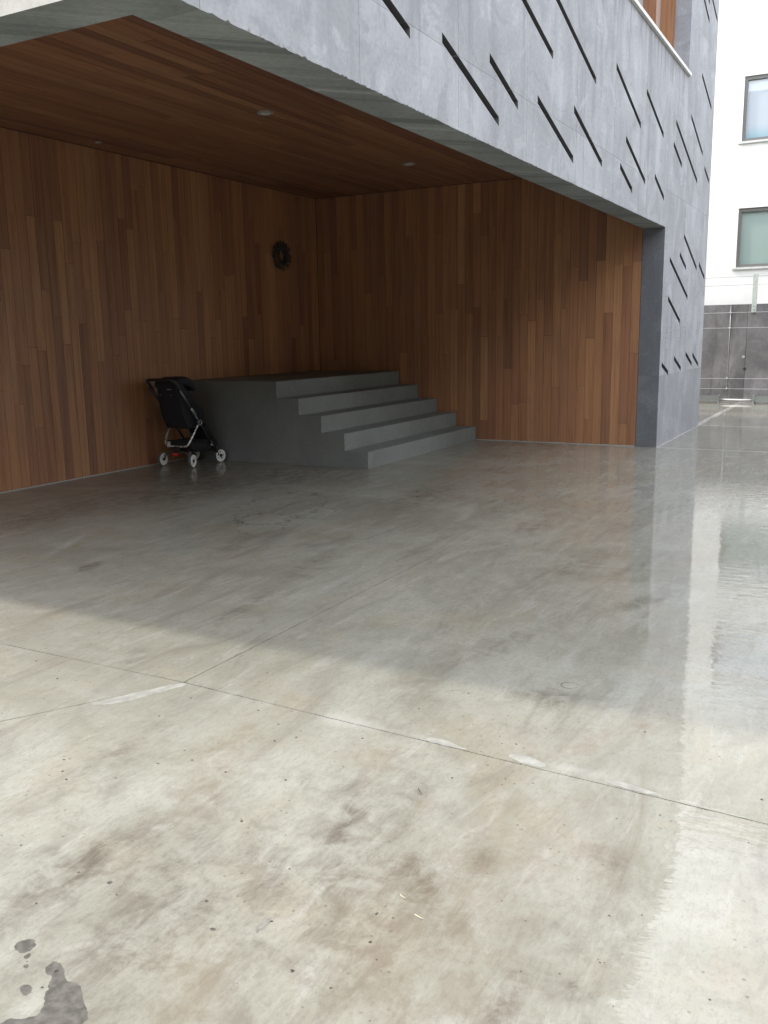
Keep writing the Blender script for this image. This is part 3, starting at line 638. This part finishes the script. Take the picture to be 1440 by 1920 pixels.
for xa, za in ((-3.93, 1.072), (-3.79, 1.07), (-3.71, 1.01)): part('canopy_rib', tube_mesh(sp([(xa, 4.682, za-0.05), (xa, 4.70, za-0.004), (xa, 4.84, za+0.004), (xa, 4.98, za-0.004), (xa, 4.998, za-0.05)]), 0.006, 6, False, 1), 'black_plastic', canopy)
part('stitched_tag', box_mesh(-0.3985, -0.3955, -0.10, -0.03, 0.93, 0.942), 'galv', seat)
part('snap_stud', lathe_mesh([(0.001, -0.003), (0.006, -0.003), (0.006, 0.003), (0.001, 0.003)], 10, 'x', (-0.345, 0.12, 0.865)), 'brass', seat)
part('snap_stud', lathe_mesh([(0.001, -0.003), (0.006, -0.003), (0.006, 0.003), (0.001, 0.003)], 10, 'x', (-0.352, -0.05, 0.865)), 'brass', seat)
part('footrest', loft([(-3.56, 0.48), (-3.50, 0.50), (-3.33, 0.28), (-3.355, 0.255), (-3.40, 0.27)], 4.70, 4.98, 0.01), 'black_fabric')
part('basket', loft([(-3.84, 0.30), (-3.36, 0.28), (-3.33, 0.235), (-3.42, 0.16), (-3.74, 0.165), (-3.84, 0.22)], 4.66, 5.02, 0.018), 'black_fabric')
part('basket_rim', tube_mesh(sp([(-3.85, 4.655, 0.30), (-3.37, 4.655, 0.285), (-3.33, 4.70, 0.283), (-3.33, 4.98, 0.283), (-3.37, 5.025, 0.285), (-3.85, 5.025, 0.30)]), 0.008, 8, False, 2), 'black_plastic')
def wheel_mesh(r_, w_):
    bm = bmesh.new()
    def ring(ri, ro, y0, y1, seg=32):
        c = [[bm.verts.new((rr*math.cos(2*math.pi*k/seg), yy, rr*math.sin(2*math.pi*k/seg))) for k in range(seg)] for rr, yy in ((ri, y0), (ro, y0), (ro, y1), (ri, y1))]
        for q in range(4):
            for k in range(seg): bm.faces.new((c[q][k], c[q][(k+1) % seg], c[(q+1) % 4][(k+1) % seg], c[(q+1) % 4][k]))
    ring(r_*0.70, r_*0.97, -w_/2, w_/2); ring(r_*0.16, r_*0.30, -w_*0.46, w_*0.46)
    for k in range(5):
        a = 2*math.pi*k/5+0.3; hw0, hw1 = r_*0.09, r_*0.12
        V = []
        for rr, hw in ((r_*0.30, hw0), (r_*0.78, hw1)):
            for yy in (-w_*0.4, w_*0.4):
                for s_ in (-1, 1): V.append(bm.verts.new((rr*math.cos(a)-s_*hw*math.sin(a), yy, rr*math.sin(a)+s_*hw*math.cos(a))))
        for f in ((0,1,3,2),(4,6,7,5),(0,4,5,1),(2,3,7,6),(0,2,6,4),(1,5,7,3)): bm.faces.new([V[i_] for i_ in f])
    bmesh.ops.recalc_face_normals(bm, faces=bm.faces[:])
    me = bpy.data.meshes.new('wheel'); bm.to_mesh(me); bm.free(); me.materials.append(M['white_wheel']); return me
wm = wheel_mesh(0.078, 0.034); tm = lathe_mesh([(0.0755, -0.018), (0.080, -0.012), (0.0815, 0), (0.080, 0.012), (0.0755, 0.018), (0.073, 0)], 32, 'y', (0,0,0), True); tm.materials.append(M['tyre'])
hm = lathe_mesh([(0.001, -0.024), (0.018, -0.024), (0.021, -0.018), (0.021, 0.018), (0.018, 0.024), (0.001, 0.024)], 16, 'y'); hm.materials.append(M['black_plastic'])
for (x_, y_, rz) in ((-3.90, YN, 14), (-3.90, YF, 4), (-3.35, YN+0.02, -10), (-3.355, YF-0.02, -22)):
    w_ = link('wheel', wm, None, S); w_.location = Vector((x_, y_, 0.0815))-o0; w_.rotation_euler = (0, R(rz*3), R(rz))
    for nm, mm in (('tyre', tm), ('wheel_hub', hm)): link(nm, mm, None, w_)

# ------------------------------------------------------------------ white building, retaining wall and its fittings
WB = empty('white_building', (9.3, 0, 0), 'white rendered building with dark framed windows beyond the retaining wall', 'building')
wins = [(-1.35, 0.39, 2.854, 4.088, 'glass_green'), (-1.35, 0.41, 5.44, 6.74, 'glass_blue'), (-5.2, -3.4, 2.854, 4.088, 'glass_green'), (-5.2, -3.4, 5.44, 6.74, 'glass_blue')]
link('wall', pierced_mesh([(-16, -0.01), (16, -0.01), (16, 10.3), (-16, 10.3)], [[(a, c), (b, c), (b, d), (a, d)] for a, b, c, d, _ in wins], 0.0, 0.25, lambda u, w, d: (d, u, w)), M['white_render'], WB)
link('rear_volume', box_mesh(0.3, 9, -15.99, 15.99, 0, 10.28), M['white_render'], WB)
link('coping', box_mesh(-0.03, 0.3, -16.02, 16.02, 10.301, 10.36), M['sill'], WB)
for a, b, c, d, gm in wins:
    f_ = link('window', pierced_mesh([(a+.002, c+.002), (b-.002, c+.002), (b-.002, d-.002), (a+.002, d-.002)], [[(a+.065, c+.065), (b-.065, c+.065), (b-.065, d-.075), (a+.065, d-.075)]], 0.03, 0.12, lambda u, w, dd: (dd, u, w)), M['window_grey'], WB)
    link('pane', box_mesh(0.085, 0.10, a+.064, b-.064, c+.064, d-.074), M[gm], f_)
    link('window_sill', box_mesh(-0.05, 0.029, a-.06, b+.06, c-.04, c+.001), M['sill'], f_)
    link('pane_backing', box_mesh(0.13, 0.2, a+.01, b-.01, c+.01, d-.01), M['core'], f_)
RX = 8.80
RW = empty('retaining_wall', (RX, 0, 0), 'dark stained concrete retaining wall in front of the white building', 'wall')
rj = [-14, -8.5, -5.0, -2.4, 0.02, 0.355, 3.0, 8.0, 14]
for a, b in zip(rj[:-1], rj[1:]):
    link('wall_panel', box_mesh(0.0, 0.3, a+0.004, b-0.004, 0.0, 2.06), M['retaining'], RW)
link('wall_core', box_mesh(0.015, 0.28, -13.9, 13.9, 0.0, 2.04), M['core'], RW)
for yy, zz in ((0.06, 0.955), (0.02, 0.70)): link('tie_plug', lathe_mesh([(0.001, -0.006), (0.030, -0.006), (0.034, 0.002), (0.001, 0.002)], 18, 'x', (0, yy, zz)), M['trim'] if zz > 0.9 else M['core'], RW)
TW = empty('wall_trellis', (RX, 0, 0), 'thin steel trellis cables stretched across the dark retaining wall', 'trellis')
for zz in (1.89, 1.57, 0.495, 0.275): link('cable', tube_mesh([(-0.08, -13, zz), (-0.08, 13, zz)], 0.0034, 6), M['cable'], TW)
for yy in (-5.0, -2.4, 0.355, 3.0): 
    link('cable', tube_mesh([(-0.088, yy, 0.25), (-0.088, yy, 2.03)], 0.0034, 6), M['cable'], TW)
    for zz in (1.89, 1.57, 0.495, 0.275): link('standoff', lathe_mesh([(0.018, 0.0), (0.018, -0.004), (0.008, -0.01), (0.008, -0.07), (0.017, -0.076), (0.017, -0.1), (0.004, -0.104)], 12, 'x', (0, yy+0.012, zz)), M['cable'], TW)
RL = empty('cable_railing', (RX, 0, 0), 'pale post and wire railing fixed to the top of the retaining wall', 'railing')
for yy in (-6.3, -3.2, -0.10): 
    p_ = link('post', box_mesh(-0.075, -0.006, yy-0.045, yy+0.045, 1.89, 2.675, 0.004), M['pale_post'], RL)
    for zz in (1.94, 2.01): link('bolt', lathe_mesh([(0.012, 0.0), (0.012, -0.012), (0.002, -0.014)], 6, 'x', (-0.0755, yy, zz)), M['galv'], p_)
for zz in (2.46, 2.63): link('cable', tube_mesh([(-0.04, -13, zz), (-0.04, 13, zz)], 0.004, 6), M['galv'], RL)
def channel(y0, y1, lab):
    t = empty('steel_channel', (RX-0.42, (y0+y1)/2, 0), lab, 'drain channel', 'steel channels at the foot of the retaining wall')
    h_ = (y1-y0)/2
    prof = [(-0.11, 0.03), (-0.11, 0.145), (-0.095, 0.145), (-0.095, 0.05), (0.095, 0.05), (0.095, 0.145), (0.11, 0.145), (0.11, 0.03)]
    V = [(a, -h_, b) for a, b in prof] + [(a, h_, b) for a, b in prof]; m_ = len(prof)
    me = mesh_from(V, [tuple(range(m_)), tuple(range(m_, 2*m_))[::-1]] + [(i_, (i_+1) % m_, m_+(i_+1) % m_, m_+i_) for i_ in range(m_)])
    bm = bmesh.new(); bm.from_mesh(me); bmesh.ops.recalc_face_normals(bm, faces=bm.faces[:]); bm.to_mesh(me); bm.free()
    link('trough', me, M['galv'], t)
    for s_ in (-1, 1):
        link('end_plate', box_mesh(-0.125, 0.125, s_*(h_+0.02)-0.018, s_*(h_+0.02)+0.018, 0.0, 0.16, 0.004), M['galv'], t)
        link('foot', box_mesh(-0.08, 0.08, s_*h_*0.6-0.03, s_*h_*0.6+0.03, 0.0, 0.029), M['core'], t)
channel(0.47, 3.6, 'grey steel channel beside the corner of the concrete building')
channel(-3.4, -0.27, 'grey steel channel cut off by the right edge of the picture')
link('connecting_rod', tube_mesh([(RX-0.42, -0.22, 0.06), (RX-0.42, 0.42, 0.06)], 0.02, 8), M['sill'], None, 'thin white rod lying between the two steel channels', 'rod')

# ------------------------------------------------------------------ unseen houses added to block low sky light
def block(name, org, ux, L, Hh, depth, mat, lab):
    """an added rendered house front of length L along ux, facing left of ux"""
    ux = Vector(ux); nn = Vector((-ux.y, ux.x, 0)); t = empty(name, org, lab, 'building')
    def put(u, w, d): v = ux*u-nn*d; return (v.x, v.y, w)
    ws = [(2.2+3.4*k, 1.0+3.0*r_) for k in range(int((L-3)/3.4)) for r_ in range(int((Hh-1)/3.0))]
    link('wall', pierced_mesh([(0, 0), (L, 0), (L, Hh), (0, Hh)], [[(a, b), (a+1.3, b), (a+1.3, b+1.5), (a, b+1.5)] for a, b in ws], 0, 0.3, put), mat, t)
    for a, b in ws:
        f_ = link('window', pierced_mesh([(a+.003, b+.003), (a+1.297, b+.003), (a+1.297, b+1.497), (a+.003, b+1.497)], [[(a+.06, b+.06), (a+1.24, b+.06), (a+1.24, b+1.44), (a+.06, b+1.44)]], 0.12, 0.2, put), M['window_grey'], t)
        link('pane', pierced_mesh([(a+.055, b+.055), (a+1.245, b+.055), (a+1.245, b+1.445), (a+.055, b+1.445)], [], 0.15, 0.17, put), M['glass_green'], f_)
    link('roof', pierced_mesh([(-0.2, 0), (L+0.2, 0), (L+0.2, 0.25), (-0.2, 0.25)], [], -0.25, depth, lambda u, w, d: put(u, w+Hh+0.002, d)), M['core'], t)
    link('rear_volume', pierced_mesh([(0.01, 0), (L-0.01, 0), (L-0.01, Hh), (0.01, Hh)], [], 0.31, depth, put), mat, t)
M['grey_render'] = simple('grey_render', (0.24, 0.23, 0.21), 0.85, var=0.08, nscale=2)
block('sky_blocker_house', (-48, -17, 0), (1, 0, 0), 54, 10.0, 9, M['grey_render'], 'long grey house front added unseen behind the viewer to block low sky')
block('sky_blocker_house', (-34, 30, 0), (0, -1, 0), 44, 9.0, 9, M['grey_render'], 'grey house front added unseen on the left to block low sky')

# ------------------------------------------------------------------ bits on the floor
def curl(c, L, w_, a, bend, mat, name, lab, cat, group=None, rad=None):
    pts = [(L*(t-0.5), bend*math.sin(math.pi*t)*L, 0.003+0.006*math.sin(math.pi*t)) for t in [q/8 for q in range(9)]]
    me = tube_mesh(pts, [w_*(0.35+0.65*math.sin(math.pi*(0.1+0.8*q/8))) for q in range(9)], 6)
    o = link(name, me, M[mat], None, lab, cat, group); o.location = c; o.rotation_euler = (0, 0, R(a))
curl((-10.267, -1.494, 0), 0.022, 0.0011, 60, 0.3, 'shaving', 'wood_shaving', 'pale curl of wood on the dark smudge, upper of two', 'shaving', 'pale curls on the floor')
curl((-10.325, -1.57, 0), 0.030, 0.0011, 75, 0.25, 'shaving', 'wood_shaving', 'pale curl of wood below the dark smudge, lower of two', 'shaving', 'pale curls on the floor')
curl((-9.725, -1.279, 0), 0.045, 0.0016, 40, 0.1, 'twig', 'twig', 'thin dark twig on the sunlit concrete floor', 'twig')
def floor_mark(name, pts, mat, lab, cat, amp=0.06, group=None):
    rg_ = random.Random(len(lab)+len(pts)); P = [Vector((a, b, 0)) for a, b in pts]
    for it in range(4):                                              # natural, uneven outline
        Q = []
        for k_ in range(len(P)):
            a, b = P[k_], P[(k_+1) % len(P)]; L = (b-a).length
            if it < 1: Q += [a*0.78+b*0.22, a*0.22+b*0.78]
            else: Q += [a, (a+b)/2 + Vector((rg_.gauss(0, 1), rg_.gauss(0, 1), 0))*L*amp*1.6]
        P = Q
    bm = bmesh.new(); bm.faces.new([bm.verts.new((v.x, v.y, 0.0006)) for v in P]); bmesh.ops.triangulate(bm, faces=bm.faces[:])
    bmesh.ops.recalc_face_normals(bm, faces=bm.faces[:])
    for f in bm.faces:
        if f.normal.z < 0: f.normal_flip()
    me = bpy.data.meshes.new('mark'); bm.to_mesh(me); bm.free()
    link(name, me, M[mat], None, lab, cat, group)
floor_mark('damp_mark', [(-10.885, -0.842), (-10.895, -0.886), (-10.926, -0.927), (-10.917, -0.964), (-10.953, -1.01), (-10.983, -1.062), (-11.005, -1.066), (-11.039, -1.092), (-11.12, -0.935), (-11.085, -0.891), (-11.043, -0.955), (-11.02, -0.954), (-10.982, -0.916), (-10.956, -0.908), (-10.918, -0.842)], 'wet_spot', 'large brownish wet patch cut off by the bottom edge', 'stain')
floor_mark('damp_mark', [(-10.884, -0.702), (-10.865, -0.714), (-10.852, -0.734), (-10.867, -0.756), (-10.888, -0.761), (-10.909, -0.747), (-10.903, -0.72)], 'wet_spot', 'round dark damp spot near the lower left corner', 'stain')
floor_mark('damp_mark', [(-10.915, -0.764), (-10.903, -0.764), (-10.895, -0.766), (-10.902, -0.776), (-10.916, -0.778)], 'wet_spot', 'small dark drop just below the round damp spot', 'stain')
floor_mark('damp_mark', [(-10.994, -0.844), (-10.978, -0.847), (-10.976, -0.87), (-10.99, -0.882), (-11.007, -0.881), (-11.002, -0.861)], 'wet_spot', 'second dark damp spot, left of the large wet patch', 'stain')
floor_mark('damp_mark', [(-10.936, -0.789), (-10.929, -0.792), (-10.927, -0.799), (-10.934, -0.805), (-10.941, -0.8)], 'wet_spot', 'tiny dark drop between the two damp spots', 'stain')
floor_mark('damp_mark', [(-10.575, -1.229), (-10.557, -1.214), (-10.526, -1.213), (-10.501, -1.221), (-10.516, -1.234), (-10.547, -1.232)], 'grey_mark', 'narrow slanting grey damp mark in the foreground', 'stain')
floor_mark('damp_mark', [(-10.589, -0.718), (-10.575, -0.718), (-10.577, -0.733), (-10.59, -0.729)], 'wet_spot', 'tiny dark drip among the left foreground smudges', 'stain')
floor_mark('damp_mark', [(-10.617, -1.108), (-10.607, -1.11), (-10.607, -1.125), (-10.617, -1.123)], 'wet_spot', 'tiny dark drip left of the narrow slanting mark', 'stain')
floor_mark('joint_repair', [(-9.31, 0.10), (-9.463, 0.19), (-9.603, 0.27), (-9.684, 0.29), (-9.652, 0.222), (-9.573, 0.164), (-9.44, 0.115), (-9.33, 0.06)], 'repair', 'long pale mortar repair where the floor joints cross', 'repair', 0.035)
floor_mark('joint_repair', [(-9.336, -1.116), (-9.324, -1.178), (-9.348, -1.25), (-9.364, -1.308), (-9.372, -1.222), (-9.371, -1.133)], 'repair', 'pale mortar repair on the joint, nearest the crossing', 'repair', 0.04)
floor_mark('joint_repair', [(-9.34, -1.435), (-9.305, -1.485), (-9.318, -1.535), (-9.355, -1.601), (-9.378, -1.581), (-9.379, -1.516)], 'repair', 'pale mortar repair in the middle of the right-hand joint', 'repair', 0.04)
floor_mark('joint_repair', [(-9.377, -1.801), (-9.36, -1.834), (-9.36, -1.892), (-9.387, -2.016), (-9.402, -1.978), (-9.395, -1.897)], 'repair', 'pale mortar repair on the joint near the right edge', 'repair', 0.04)
rg = random.Random(11); V = []; F = []
for k in range(230):
    x_ = rg.uniform(-11.2, -8.8); y_ = rg.uniform(-2.3, 1.3); s_ = rg.choice((0.002, 0.002, 0.003, 0.004, 0.006)); i0 = len(V)
    for q in range(5):
        a = 2*math.pi*q/5+rg.uniform(-.4, .4); V.append((x_+s_*math.cos(a)*rg.uniform(.6, 1.3), y_+s_*math.sin(a)*rg.uniform(.6, 1.3), 0.0006))
    V.append((x_, y_, s_*rg.uniform(0.3, 0.7)))
    F += [(i0+q, i0+(q+1) % 5, i0+5) for q in range(5)]
link('grit', mesh_from(V, F), M['grit'], None, 'scattered dark specks of grit on the sunlit concrete', 'grit', None, 'stuff')
